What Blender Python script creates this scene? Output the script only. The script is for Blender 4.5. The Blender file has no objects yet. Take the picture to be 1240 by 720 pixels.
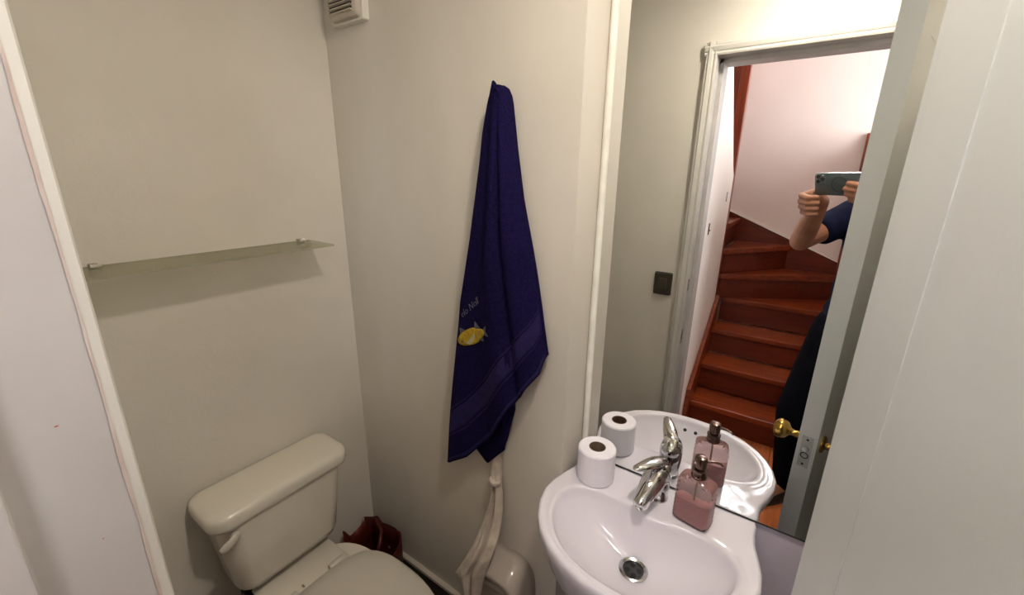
import bpy, bmesh, math, random
from mathutils import Vector, Matrix
from mathutils.bvhtree import BVHTree
random.seed(4)
PI = math.pi
S = bpy.context.scene
C = S.collection

# ------------------------------------------------------------------ camera
cam_d = bpy.data.cameras.new('camera'); cam = bpy.data.objects.new('camera', cam_d); C.objects.link(cam)
RIGHT = Vector((0.8201, 0.5721, 0.0122)); DOWN = Vector((0.1718, -0.2258, -0.9589)); FWD = Vector((-0.5458, 0.7885, -0.2835))
CAMZ = 1.56
m = Matrix.Identity(4)
for i in range(3):
    m[i][0] = RIGHT[i]; m[i][1] = -DOWN[i]; m[i][2] = -FWD[i]
m.translation = (0, 0, CAMZ)
cam.matrix_world = m
cam_d.sensor_fit = 'HORIZONTAL'; cam_d.sensor_width = 36; cam_d.lens = 36 * 510 / 1240
cam_d.clip_start = 0.002
S.camera = cam

# ------------------------------------------------------------------ world, lights, exposure
w = bpy.data.worlds.new('world'); S.world = w; w.use_nodes = True
bg = w.node_tree.nodes['Background']; bg.inputs[0].default_value = (0.95, 0.96, 1.0, 1); bg.inputs[1].default_value = 9.5
vs = S.view_settings
vs.view_transform = 'Standard'; vs.look = 'None'; vs.gamma = 1; vs.use_curve_mapping = False
vs.exposure = 1.0

def area(name, loc, direction, sx, sy, power, col):
    l = bpy.data.lights.new(name, 'AREA'); l.shape = 'RECTANGLE'; l.size = sx; l.size_y = sy; l.energy = power; l.color = col
    o = bpy.data.objects.new(name, l); C.objects.link(o); o.location = loc
    o.rotation_euler = Vector(direction).to_track_quat('-Z', 'Y').to_euler()
    return o
LAMP_STRENGTH = 155.0
LAMP_POS = (-0.03, 0.39, 2.28)
# daylight comes from the sky through the two stair windows; the portals only guide its sampling
for nm, loc, dr, sx, sy in (('side_window_portal', (1.098, -1.17, 2.00), (-1, 0, 0), 0.9, 1.1), ('landing_window_portal', (-.15, -1.928, 2.75), (0, 1, 0), 0.9, 0.66)):
    area(nm, loc, dr, sx, sy, 1, (1, 1, 1)).data.cycles.is_portal = True

# ------------------------------------------------------------------ materials
MATS = {}
def mat(name, col, rough=0.5, metal=0.0, trans=0.0, ior=1.45, col2=None, scale=8.0, bump=0.0, bscale=60.0, spec=0.5,
        stretch=(1, 1, 1), detail=4, coat=0.0, sheen=0.0, emit=None, estr=0.0, lo=0.35, hi=0.65, subs=0.0):
    if name in MATS: return MATS[name]
    M = bpy.data.materials.new(name); M.use_nodes = True; nt = M.node_tree; b = nt.nodes['Principled BSDF']
    b.inputs['Base Color'].default_value = (*col, 1); b.inputs['Roughness'].default_value = rough
    b.inputs['Metallic'].default_value = metal; b.inputs['IOR'].default_value = ior
    b.inputs['Transmission Weight'].default_value = trans; b.inputs['Specular IOR Level'].default_value = spec
    b.inputs['Coat Weight'].default_value = coat; b.inputs['Sheen Weight'].default_value = sheen
    if subs: b.inputs['Subsurface Weight'].default_value = subs; b.inputs['Subsurface Radius'].default_value = (.008, .003, .002)
    if emit: b.inputs['Emission Color'].default_value = (*emit, 1); b.inputs['Emission Strength'].default_value = estr
    tc = nt.nodes.new('ShaderNodeTexCoord'); mp = nt.nodes.new('ShaderNodeMapping'); mp.inputs['Scale'].default_value = stretch
    nt.links.new(tc.outputs['Object'], mp.inputs['Vector'])
    n = nt.nodes.new('ShaderNodeTexNoise'); n.inputs['Scale'].default_value = scale; n.inputs['Detail'].default_value = detail
    nt.links.new(mp.outputs[0], n.inputs['Vector'])
    r = nt.nodes.new('ShaderNodeValToRGB'); r.color_ramp.elements[0].position = lo; r.color_ramp.elements[1].position = hi
    c2 = col2 if col2 else tuple(min(1, c * 0.94) for c in col)
    r.color_ramp.elements[0].color = (*c2, 1); r.color_ramp.elements[1].color = (*col, 1)
    nt.links.new(n.outputs['Fac'], r.inputs['Fac']); nt.links.new(r.outputs[0], b.inputs['Base Color'])
    if bump:
        n2 = nt.nodes.new('ShaderNodeTexNoise'); n2.inputs['Scale'].default_value = bscale; n2.inputs['Detail'].default_value = 3
        nt.links.new(mp.outputs[0], n2.inputs['Vector'])
        bp = nt.nodes.new('ShaderNodeBump'); bp.inputs['Strength'].default_value = bump; bp.inputs['Distance'].default_value = 0.004
        nt.links.new(n2.outputs['Fac'], bp.inputs['Height']); nt.links.new(bp.outputs[0], b.inputs['Normal'])
    MATS[name] = M
    return M

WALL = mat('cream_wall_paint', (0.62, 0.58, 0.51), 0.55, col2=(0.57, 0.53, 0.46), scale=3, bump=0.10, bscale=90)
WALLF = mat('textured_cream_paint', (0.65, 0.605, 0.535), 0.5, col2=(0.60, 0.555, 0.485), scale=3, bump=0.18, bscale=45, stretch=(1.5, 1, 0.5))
CEIL = mat('ceiling_paint', (0.70, 0.67, 0.60), 0.7)
WOODWORK = mat('white_gloss_paint', (0.66, 0.68, 0.68), 0.38, col2=(0.63, 0.645, 0.645), scale=5, bump=0.05, bscale=120)
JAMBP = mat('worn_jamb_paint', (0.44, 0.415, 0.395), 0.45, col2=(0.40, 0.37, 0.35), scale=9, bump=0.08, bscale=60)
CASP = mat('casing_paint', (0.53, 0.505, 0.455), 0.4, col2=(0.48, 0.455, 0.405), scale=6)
FILLER = mat('pinkish_filler', (0.40, 0.31, 0.265), 0.6, col2=(0.48, 0.41, 0.365), scale=30)
HALLW = mat('pinkish_hall_wall', (0.84, 0.72, 0.67), 0.6, col2=(0.81, 0.69, 0.64), scale=4, bump=0.06, bscale=50)
CUPB = mat('white_cupboard_paint', (0.92, 0.86, 0.80), 0.4, col2=(0.90, 0.83, 0.77), scale=4)
CERAMIC = mat('white_ceramic', (0.74, 0.70, 0.76), 0.08, col2=(0.72, 0.68, 0.74), scale=3, coat=0.4)
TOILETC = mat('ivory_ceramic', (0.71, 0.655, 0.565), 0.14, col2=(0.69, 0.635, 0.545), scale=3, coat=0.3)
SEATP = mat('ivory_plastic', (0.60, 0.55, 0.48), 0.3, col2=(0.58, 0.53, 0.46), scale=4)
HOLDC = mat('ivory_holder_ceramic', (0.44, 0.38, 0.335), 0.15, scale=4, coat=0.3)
CHROME = mat('chrome', (0.72, 0.72, 0.72), 0.07, metal=1.0, col2=(0.68, 0.68, 0.68), scale=5)
STEEL = mat('brushed_steel', (0.55, 0.55, 0.55), 0.22, metal=1.0, scale=20)
DARK = mat('black_hole', (0.01, 0.01, 0.01), 0.6)
BRASS = mat('brass', (0.55, 0.36, 0.10), 0.2, metal=1.0, col2=(0.45, 0.28, 0.07), scale=15)
BRONZE = mat('bronze_pump', (0.22, 0.15, 0.13), 0.2, metal=1.0, scale=20)
MIRROR = mat('mirror_silver', (0.90, 0.91, 0.90), 0.0, metal=1.0, col2=(0.90, 0.91, 0.90))
MEDGE = mat('mirror_edge', (0.03, 0.035, 0.03), 0.3)
SEAL = mat('white_sealant', (0.80, 0.78, 0.72), 0.4, col2=(0.72, 0.70, 0.63), scale=20)
PAPER = mat('white_tissue', (0.84, 0.80, 0.86), 0.9, col2=(0.81, 0.77, 0.83), scale=60, bump=0.1, bscale=300)
CARD = mat('brown_cardboard', (0.18, 0.11, 0.07), 0.9, scale=30)
NAVY = mat('navy_terry', (0.011, 0.0075, 0.045), 0.95, col2=(0.006, 0.004, 0.028), scale=160, bump=0.9, bscale=420, spec=0.05)
NAVYB = mat('navy_woven_band', (0.018, 0.013, 0.062), 0.8, col2=(0.014, 0.010, 0.05), scale=60, bump=0.2, bscale=300, spec=0.1)
YEL = mat('yellow_thread', (0.40, 0.27, 0.006), 0.7, col2=(0.26, 0.16, 0.003), scale=120, bump=0.3, bscale=500)
GREYT = mat('grey_thread', (0.10, 0.10, 0.11), 0.8, col2=(0.07, 0.07, 0.09), scale=150)
PALET = mat('pale_thread', (0.42, 0.40, 0.24), 0.8, col2=(0.30, 0.29, 0.2), scale=150)
BEIGE = mat('beige_cotton', (0.60, 0.52, 0.44), 0.95, col2=(0.52, 0.44, 0.37), scale=40, bump=0.4, bscale=250, sheen=0.2, spec=0.1)
GLASSF = mat('frosted_green_glass', (0.44, 0.42, 0.32), 0.25, col2=(0.42, 0.40, 0.30), scale=6)
_n = GLASSF.node_tree; _m = _n.nodes.new('ShaderNodeMixShader'); _m.inputs[0].default_value = .30
_a = _n.nodes.new('ShaderNodeBsdfTransparent'); _a.inputs[0].default_value = (.91, .91, .84, 1)
_n.links.new(_a.outputs[0], _m.inputs[1]); _n.links.new(_n.nodes['Principled BSDF'].outputs[0], _m.inputs[2]); _n.links.new(_m.outputs[0], _n.nodes['Material Output'].inputs[0])
FANP = mat('yellowed_plastic', (0.50, 0.44, 0.36), 0.45, col2=(0.42, 0.36, 0.29), scale=10)
FANW = mat('fan_side_plastic', (0.70, 0.66, 0.58), 0.45, scale=10)
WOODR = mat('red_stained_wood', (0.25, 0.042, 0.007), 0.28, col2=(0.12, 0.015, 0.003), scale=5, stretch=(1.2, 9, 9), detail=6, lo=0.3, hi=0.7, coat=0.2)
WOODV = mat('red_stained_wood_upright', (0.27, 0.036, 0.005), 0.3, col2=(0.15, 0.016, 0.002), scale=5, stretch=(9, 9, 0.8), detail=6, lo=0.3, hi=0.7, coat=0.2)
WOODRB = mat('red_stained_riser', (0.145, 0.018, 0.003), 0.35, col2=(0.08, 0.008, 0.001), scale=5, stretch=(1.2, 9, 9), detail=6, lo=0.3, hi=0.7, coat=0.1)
FLOORW = mat('orange_floorboard', (0.42, 0.12, 0.03), 0.3, col2=(0.32, 0.08, 0.02), scale=5, stretch=(9, 1, 9), detail=6, coat=0.2)
TILE = mat('dark_floor_tile', (0.055, 0.045, 0.04), 0.4, col2=(0.035, 0.03, 0.026), scale=10)
SKIRT = mat('dark_skirting', (0.07, 0.055, 0.045), 0.5, col2=(0.05, 0.04, 0.032), scale=10)
REDB = mat('dark_red_plastic', (0.10, 0.011, 0.007), 0.3, col2=(0.05, 0.005, 0.004), scale=8, trans=0.0)
BLACKP = mat('black_plastic', (0.012, 0.012, 0.012), 0.35)
SWITCH = mat('brown_switch_plastic', (0.045, 0.038, 0.025), 0.35, col2=(0.038, 0.032, 0.02))
SKIN = mat('skin', (0.36, 0.165, 0.095), 0.5, col2=(0.29, 0.12, 0.068), scale=18, bump=0.1, bscale=150, subs=0.1)
HAIR = mat('dark_hair', (0.02, 0.014, 0.01), 0.6, stretch=(3, 3, 1), scale=60, bump=0.6, bscale=120)
SHIRT = mat('navy_cotton_shirt', (0.008, 0.010, 0.030), 0.95, spec=0.1, col2=(0.006, 0.007, 0.022), scale=30, bump=0.3, bscale=60)
TROUS = mat('black_navy_trousers', (0.005, 0.005, 0.009), 0.95, spec=0.1, col2=(0.003, 0.003, 0.006), scale=20, bump=0.3, bscale=40)
SHOE = mat('black_leather', (0.012, 0.011, 0.010), 0.4)
WHITEE = mat('eye_white', (0.75, 0.72, 0.70), 0.2)
PHONEB = mat('slate_green_phone_glass', (0.075, 0.095, 0.10), 0.3, col2=(0.07, 0.09, 0.095), coat=0.3)
PHONED = mat('dark_phone_ring', (0.03, 0.04, 0.04), 0.35)
PHONEF = mat('phone_steel_rim', (0.55, 0.56, 0.57), 0.15, metal=1.0)
LENS = mat('black_lens_glass', (0.004, 0.004, 0.006), 0.05, coat=1.0)
ROSE = mat('rose_tinted_glass', (0.66, 0.49, 0.50), 0.06, trans=0.9, ior=1.4, col2=(0.78, 0.57, 0.57))
SOAP = mat('pink_soap', (0.62, 0.33, 0.33), 0.35, col2=(0.58, 0.30, 0.30), scale=5)
LAMPG = mat('lamp_globe', (0.9, 0.9, 0.85), 0.4, emit=(1.0, 0.92, 0.80), estr=LAMP_STRENGTH)
CLEAR = bpy.data.materials.new('window_glass'); CLEAR.use_nodes = True
_n = CLEAR.node_tree; _n.nodes.clear(); _o = _n.nodes.new('ShaderNodeOutputMaterial'); _m = _n.nodes.new('ShaderNodeMixShader'); _m.inputs[0].default_value = .06
_a = _n.nodes.new('ShaderNodeBsdfTransparent'); _a.inputs[0].default_value = (.97, .98, .98, 1); _g = _n.nodes.new('ShaderNodeBsdfGlossy'); _g.inputs['Roughness'].default_value = 0
_n.links.new(_a.outputs[0], _m.inputs[1]); _n.links.new(_g.outputs[0], _m.inputs[2]); _n.links.new(_m.outputs[0], _o.inputs[0])
WPAINT = mat('window_paint', (0.75, 0.73, 0.70), 0.4)

# ------------------------------------------------------------------ mesh helpers
class MB:
    def __init__(s): s.v = []; s.f = []
    def add(s, v, f):
        o = len(s.v); s.v += [tuple(p) for p in v]; s.f += [tuple(i + o for i in q) for q in f]; return s
    def box(s, x0, y0, z0, x1, y1, z1):
        v = [(x0, y0, z0), (x1, y0, z0), (x1, y1, z0), (x0, y1, z0), (x0, y0, z1), (x1, y0, z1), (x1, y1, z1), (x0, y1, z1)]
        return s.add(v, [(0, 3, 2, 1), (4, 5, 6, 7), (0, 1, 5, 4), (1, 2, 6, 5), (2, 3, 7, 6), (3, 0, 4, 7)])
    def loft(s, rings, cap0=True, cap1=True):
        n = len(rings[0]); v = [p for r in rings for p in r]; f = []
        for i in range(len(rings) - 1):
            for j in range(n):
                k = (j + 1) % n
                f.append((i * n + j, i * n + k, (i + 1) * n + k, (i + 1) * n + j))
        if cap0: f.append(tuple(range(n))[::-1])
        if cap1: f.append(tuple(range((len(rings) - 1) * n, len(rings) * n)))
        return s.add(v, f)
    def lathe(s, prof, origin=(0, 0, 0), axis=(0, 0, 1), n=32, cap0=True, cap1=True):
        a = Vector(axis).normalized(); t = Vector((1, 0, 0)) if abs(a.x) < .9 else Vector((0, 1, 0))
        p = a.cross(t).normalized(); q = a.cross(p); o = Vector(origin)
        rings = [[o + a * h + (p * math.cos(2 * PI * j / n) + q * math.sin(2 * PI * j / n)) * max(r, 1e-5) for j in range(n)] for r, h in prof]
        return s.loft(rings, cap0, cap1)
    def tube(s, pts, rad, n=12, flat=1.0, upv=None, cap=True):
        pts = [Vector(p) for p in pts]; rings = []
        if not isinstance(rad, (list, tuple)): rad = [rad] * len(pts)
        prev = None
        for i, p in enumerate(pts):
            d = (pts[min(i + 1, len(pts) - 1)] - pts[max(i - 1, 0)]).normalized()
            ref = Vector(upv) if upv else (prev if prev else (Vector((0, 0, 1)) if abs(d.z) < .9 else Vector((1, 0, 0))))
            a = d.cross(ref)
            if a.length < 1e-4: a = d.cross(Vector((0, 1, 0.01)))
            a.normalize(); b = a.cross(d).normalized(); prev = b
            rings.append([p + a * math.cos(2 * PI * j / n) * rad[i] + b * math.sin(2 * PI * j / n) * rad[i] * flat for j in range(n)])
        return s.loft(rings, cap, cap)
    def ball(s, c, rx, ry=None, rz=None, n=16, k=10, M=None):
        ry = rx if ry is None else ry; rz = rx if rz is None else rz; rings = []
        for i in range(k + 1):
            th = PI * i / k; r = max(math.sin(th), 1e-3)
            ring = [Vector((rx * r * math.cos(2 * PI * j / n), ry * r * math.sin(2 * PI * j / n), -rz * math.cos(th))) for j in range(n)]
            rings.append([Vector(c) + (M @ p if M else p) for p in ring])
        return s.loft(rings)
    def build(s, name, material, parent=None, smooth=None, bevel=0.0, solid=0.0, subdiv=0):
        me = bpy.data.meshes.new(name); me.from_pydata([tuple(p) for p in s.v], [], s.f); me.update()
        bm = bmesh.new(); bm.from_mesh(me); bmesh.ops.recalc_face_normals(bm, faces=bm.faces[:])
        if bevel:
            es = [e for e in bm.edges if len(e.link_faces) == 2 and e.calc_face_angle(0) > 0.6]
            bmesh.ops.bevel(bm, geom=es, offset=bevel, segments=2, profile=0.6, affect='EDGES', clamp_overlap=True)
        bm.to_mesh(me); bm.free()
        if smooth is not None:
            me.shade_smooth()
            me.set_sharp_from_angle(angle=math.radians(smooth))
        me.materials.append(material)
        o = bpy.data.objects.new(name, me); C.objects.link(o)
        if parent: o.parent = parent
        if solid:
            mo = o.modifiers.new('thickness', 'SOLIDIFY'); mo.thickness = solid; mo.offset = 0
        if subdiv:
            mo = o.modifiers.new('smooth', 'SUBSURF'); mo.levels = subdiv; mo.render_levels = subdiv
        return o
def box(name, material, x0, y0, z0, x1, y1, z1, parent=None, bevel=0.0):
    return MB().box(x0, y0, z0, x1, y1, z1).build(name, material, parent, bevel=bevel)
def thing(name, label, cat, loc=(0, 0, 0), rz=0, group=None):
    o = bpy.data.objects.new(name, None); C.objects.link(o); o.location = loc; o.rotation_euler = (0, 0, rz)
    o.empty_display_size = 0.05
    return tag(o, label, cat, group)
def tag(o, label, cat, group=None):
    o['label'] = label; o['category'] = cat
    if group: o['group'] = group
    return o
def struct(o, label=None):
    o['kind'] = 'structure'
    if label: o['label'] = label
    return o
def prism(pts, axis, a, b):
    """polygon pts (2D) extruded along an axis 'x','y' or 'z' from a to b"""
    def P(p, h): return {'x': (h, p[0], p[1]), 'y': (p[0], h, p[1]), 'z': (p[0], p[1], h)}[axis]
    return MB().loft([[P(p, a) for p in pts], [P(p, b) for p in pts]])
def sstep(a, b, x):
    t = max(0, min(1, (x - a) / (b - a))); return t * t * (3 - 2 * t)
def interp(poly, t):
    L = [0]
    for i in range(len(poly) - 1): L.append(L[-1] + math.dist(poly[i], poly[i + 1]))
    d = t * L[-1]
    for i in range(len(poly) - 1):
        if d <= L[i + 1] or i == len(poly) - 2:
            k = (d - L[i]) / max(L[i + 1] - L[i], 1e-9)
            return tuple(poly[i][j] + (poly[i + 1][j] - poly[i][j]) * k for j in range(len(poly[0])))
def rrect(cx, cy, hx, hy, r, z, n=6):
    pts = []
    for (sx, sy, a0) in ((1, 1, 0), (-1, 1, PI / 2), (-1, -1, PI), (1, -1, 3 * PI / 2)):
        for i in range(n + 1):
            a = a0 + PI / 2 * i / n
            pts.append((cx + sx * (hx - r) + r * math.cos(a), cy + sy * (hy - r) + r * math.sin(a), z))
    return pts

# ------------------------------------------------------------------ the room shell
XL, YT, YM, XC = -1.24, 0.825, 0.935, -0.408       # toilet wall, towel wall, mirror face, chase corner
YD, YH = 0.042, -0.085                               # bathroom and hall faces of the doorway wall
OXL, OXR, OZ = -0.370, 0.235, 1.975                  # door opening
XR, ZC, ZH = 0.42, 2.45, 3.3
f = struct(box('floor', mat('floor_grout', (0.03, 0.027, 0.024), 0.8), XL - .12, YD - .02, -0.1, XR + .1, YM + .12, -0.004))
for i in range(6):
    for j in range(4):
        x0 = XL + .003 + i * .28; y0 = YD + .0 + j * .24
        x1 = min(x0 + .275, XR - .002); y1 = min(y0 + .235, YM)
        if x1 > x0: box('tile', TILE, x0, y0, -0.004, x1, y1, 0.0, f)
struct(box('ceiling', CEIL, XL - .12, YD - .1, ZC, XR + .1, YM + .12, ZC + .1))
struct(box('wall_left', mat('brightened_cream_paint', (0.69, 0.64, 0.565), 0.55, col2=(0.64, 0.59, 0.515), scale=3, bump=0.10, bscale=90), XL - .12, YD - .12, 0, XL, YM + .12, ZC))  # cream paint lightened in colour to make up for weak light on this wall
struct(box('wall_front', WALLF, XL, YT, 0, XC, YM + .12, ZC))
struct(box('wall_mirror', mat('daylight_tinted_paint', (0.70, 0.63, 0.74), 0.5), XC, YM + .006, 0, XR + .1, YM + .12, ZC))  # cool lilac tint of the daylight is put into this wall's colour
struct(box('wall_right', WALL, XR, YD, 0, XR + .1, YM + .006, ZC))
wd = MB()
wd.box(XL, YH, 0, OXL - .03, YD, ZC); wd.box(OXR + .03, YH, 0, XR + .1, YD, ZC); wd.box(OXL - .03, YH, OZ + .03, OXR + .03, YD, ZC)
struct(wd.build('wall_doorway', WALL))
# skirting below the towel wall: dark board with a pale caulked top edge
sk = struct(box('baseboard_front', SKIRT, XL, YT - .012, 0, XC, YT, 0.135))
box('caulk_edge', mat('pale_caulk', (0.5, 0.45, 0.38), 0.6), XL, YT - .016, 0.135, XC, YT, 0.147, sk)

# door frame: jambs with rebate and stop, moulded casing on the bathroom side
tr = bpy.data.objects.new('trim_1', None); C.objects.link(tr); struct(tr, 'white painted door frame with moulded casing around the doorway')
def jamb(sgn, x):      # profile in (x, y), wall side to opening side
    pts = [(x - sgn * .03, YH), (x + sgn * .016, YH), (x + sgn * .016, -.0035), (x, -.0035), (x, .0518), (x - sgn * .03, .0518)]
    return prism(pts, 'z', 0, OZ + .016)
jl = jamb(1, OXL).build('jamb', JAMBP, tr, bevel=.0012)
jr = jamb(-1, OXR).build('jamb', JAMBP, tr, bevel=.0012)
prism([(YH, OZ - .016), (-.0035, OZ - .016), (-.0035, OZ), (.0518, OZ), (.0518, OZ + .03), (YH, OZ + .03)], 'x', OXL - .03, OXR + .03).build('head_jamb', JAMBP, tr, bevel=.0012)
cprof = [(0, .0515), (0, .0575), (.006, .0595), (.012, .0575), (.016, .060), (.028, .0625), (.032, .059), (.036, .059), (.040, .0565), (.044, YD), (0.002, YD)]
def casing_v(sgn, x):
    return prism([(x - sgn * a, b) for a, b in cprof], 'z', 0, OZ + .044)
for sgn, x in ((1, OXL), (-1, OXR)):
    c = casing_v(sgn, x).build('casing', CASP, tr)
prism([(b, OZ + a) for a, b in cprof], 'x', OXL - .044, OXR + .044).build('casing', CASP, tr)
# plain casing on the hall side
box('hall_casing', WOODWORK, OXL - .05, YH - .014, 0, OXL + .004, YH, OZ + .05, tr, .002)
box('hall_casing', WOODWORK, OXR - .004, YH - .014, 0, OXR + .05, YH, OZ + .05, tr, .002)
box('hall_casing', WOODWORK, OXL - .05, YH - .0145, OZ - .004, OXR + .05, YH, OZ + .05, tr, .002)
# worn strip of old filler between casing and jamb, strike plate, paint chips
mb = MB(); zs = [.9 + i * .012 for i in range(90)]
wl = [.0006 + .0011 * abs(math.sin(i * .37) * math.sin(i * .11 + 1)) + random.uniform(0, .0004) for i in range(90)]
mb.add([p for z_, w_ in zip(zs, wl) for p in ((OXL + .0004, .0514 - w_, z_), (OXL + .0004, .0519, z_))], [(2 * i, 2 * i + 1, 2 * i + 3, 2 * i + 2) for i in range(89)])
mb.build('filler_seam', FILLER, tr, solid=.0005)
CHIP = mat('red_primer_chip', (0.35, 0.08, 0.05), .6)
for y_, z_, a_ in ((.027, 1.402, .0011), (.031, 1.309, .0006)):
    MB().ball((OXL, y_, z_), .0004, a_, a_ * .45, 10, 6).build('paint_chip', CHIP, tr, smooth=60)
sp = box('strike_plate', STEEL, OXL - .001, .014, .85, OXL + .0012, .036, .915, tr, .0005)
box('strike_hole', DARK, OXL - .001, .019, .868, OXL + .0016, .031, .897, sp)
box('strike_plate', STEEL, OXL - .001, .014, 1.09, OXL + .0012, .036, 1.14, tr, .0005)

# ------------------------------------------------------------------ mirror
mt = thing('wall_mirror_pane', 'large frameless wall mirror rising above the washbasin', 'mirror', (0, YM, .826))
MXL, MXR, MZ0, MZ1 = -.392, .405, .826, 2.15
MB().box(MXL, 0, 0, MXR, .005, MZ1 - MZ0).build('glass_pane', MIRROR, mt)
MB().box(MXL, -.0005, -.0035, MXR, .0055, 0).build('bottom_edge', MEDGE, mt)
MB().tube([(MXL - .007, .002, 0), (MXL - .008, .001, .4), (MXL - .007, .0015, .8), (MXL - .0075, .001, MZ1 - MZ0)], .0088, 10).build('sealant_strip', SEAL, mt, smooth=60)

# ------------------------------------------------------------------ washbasin
BX, BY, BZ = -.185, YM, .825
outer = [(0, .576), (.05, .579), (.10, .592), (.14, .611), (.178, .641), (.205, .676), (.223, .713), (.233, .756), (.231, .795), (.222, .832), (.212, .865), (.208, .895), (.209, .9335)]
inner = [(0, .597), (.05, .601), (.09, .612), (.125, .630), (.155, .655), (.178, .687), (.192, .722), (.196, .755), (.190, .783), (.172, .806), (.14, .818), (.09, .822), (.045, .816), (0, .812)]
CB = (0.0, .745)
def closed(half, backline):
    L = half[:]
    if backline: L = L + [(half[-1][0] * k, half[-1][1]) for k in (.75, .5, .25, 0)]
    return L + [(-x, y) for x, y in L[::-1]]
NB = 144
def polar(poly):
    out = []
    for j in range(NB):
        a = -PI / 2 + 2 * PI * j / NB; dx, dy = math.cos(a), math.sin(a); best = 0
        for i in range(len(poly)):
            p = poly[i]; q = poly[(i + 1) % len(poly)]
            ex, ey = q[0] - p[0], q[1] - p[1]; den = dx * ey - dy * ex
            if abs(den) < 1e-12: continue
            t = ((p[0] - CB[0]) * ey - (p[1] - CB[1]) * ex) / den; u = ((p[0] - CB[0]) * dy - (p[1] - CB[1]) * dx) / den
            if t > 0 and -1e-6 <= u <= 1 + 1e-6: best = max(best, t)
        out.append(best)
    return out
ro = polar(closed(outer, True)); ri = polar(closed(inner, False))
def smoothr(r, k):
    n = len(r)
    return [sum(r[(i + d) % n] for d in range(-k, k + 1)) / (2 * k + 1) for i in range(n)]
ri = smoothr(ri, 2)
def ring(rad, z, cen=CB): 
    return [Vector((cen[0] + rad[j] * math.cos(-PI / 2 + 2 * PI * j / NB), cen[1] + rad[j] * math.sin(-PI / 2 + 2 * PI * j / NB), z)) for j in range(NB)]
rings = []
for k, z in ((.30, -.20), (.55, -.185), (.78, -.14), (.92, -.08), (.98, -.035), (1, -.022), (1, -.010)):
    rr = [r * k for r in ro]
    rg = ring(rr, z)
    rings.append(rg)
for a in (0.25, .5, .75, 1):
    rr = [r - .008 * (1 - math.cos(a * PI / 2)) for r in ro]; rings.append(ring(rr, -.010 + .010 * math.sin(a * PI / 2)))
for a in (.0, .3, .6, .85, 1):
    rr = [(r - .008) * (1 - a) + (q + .004) * a for r, q in zip(ro, ri)]; rings.append(ring(rr, -.0015 * math.sin(a * PI)))
for a in (.3, .6, 1):
    rr = [q + .004 - .011 * math.sin(a * PI / 2) for q in ri]; rings.append(ring(rr, -.013 * (1 - math.cos(a * PI / 2))))
DC = (0.0, .751)
top = rings[-1]
for s in (.93, .86, .78, .68, .58, .48, .38, .30, .22, .15, .08, .0):
    zz = -.013 - .091 * (1 - s ** 2.3)
    bl = 1 - sstep(.0, .6, s); rg = []
    for j, p in enumerate(top):
        a = -PI / 2 + 2 * PI * j / NB; rc = .024 + s * .055
        x_, y_ = DC[0] + (p.x - DC[0]) * s, DC[1] + (p.y - DC[1]) * s
        cx_, cy_ = DC[0] + rc * math.cos(a), DC[1] + rc * math.sin(a) * (1 - .35 * s)
        rg.append(Vector((x_ * (1 - bl) + cx_ * bl, y_ * (1 - bl) + cy_ * bl, zz)))
    rings.append(rg)
bmb = MB(); bmb.loft(rings, True, False)
wb = thing('washbasin', 'white ceramic washbasin with wide rounded rim under the mirror', 'washbasin', (BX, 0, BZ))
bas = bmb.build('bowl', CERAMIC, wb, smooth=50)
bvh = BVHTree.FromPolygons([Vector(p) for p in bmb.v], bmb.f)
dr = MB().lathe([(.020, -.1045), (.026, -.1035), (.0310, -.1015), (.0313, -.0995), (.0275, -.0975), (.0225, -.1005), (.0225, -.106)], (0, DC[1], 0), cap0=False, cap1=False, n=40).build('drain_ring', STEEL, wb, smooth=40)
st = MB().lathe([(.0001, -.1065), (.0228, -.1065), (.0228, -.1040), (.0001, -.1030)], (0, DC[1], 0), n=32).build('strainer', mat('dark_steel', (.10, .10, .10), .3, metal=1.0), wb, smooth=40)
for k in range(4):
    a = k * PI / 2 + .4
    MB().lathe([(.0058, -.1045), (.0058, -.1028)], (math.cos(a) * .0125, DC[1] + math.sin(a) * .0125, 0), n=12).build('strainer_hole', DARK, st)
for x in (-.019, .012):
    hit = bvh.ray_cast(Vector((x, .745, -.028)), Vector((0, -1, 0)))
    p, nrm = hit[0], hit[1]
    if nrm.y < 0: nrm = -nrm
    MB().lathe([(.0001, -.002), (.0052, -.002), (.0052, .0008), (.0001, .0008)], p, nrm, n=20).build('overflow_hole', DARK, wb)
pd = MB(); rp = []
for k, z in ((1.05, -.825), (1.0, -.80), (.80, -.70), (.74, -.4), (.8, -.22), (.95, -.12)):
    rp.append([Vector((.105 * k * math.cos(t), .80 + (.10 * k if math.sin(t) < 0 else .12) * math.sin(t), z)) for t in [2 * PI * j / 40 for j in range(40)]])
pd.loft(rp).build('pedestal', CERAMIC, wb, smooth=50)

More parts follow.
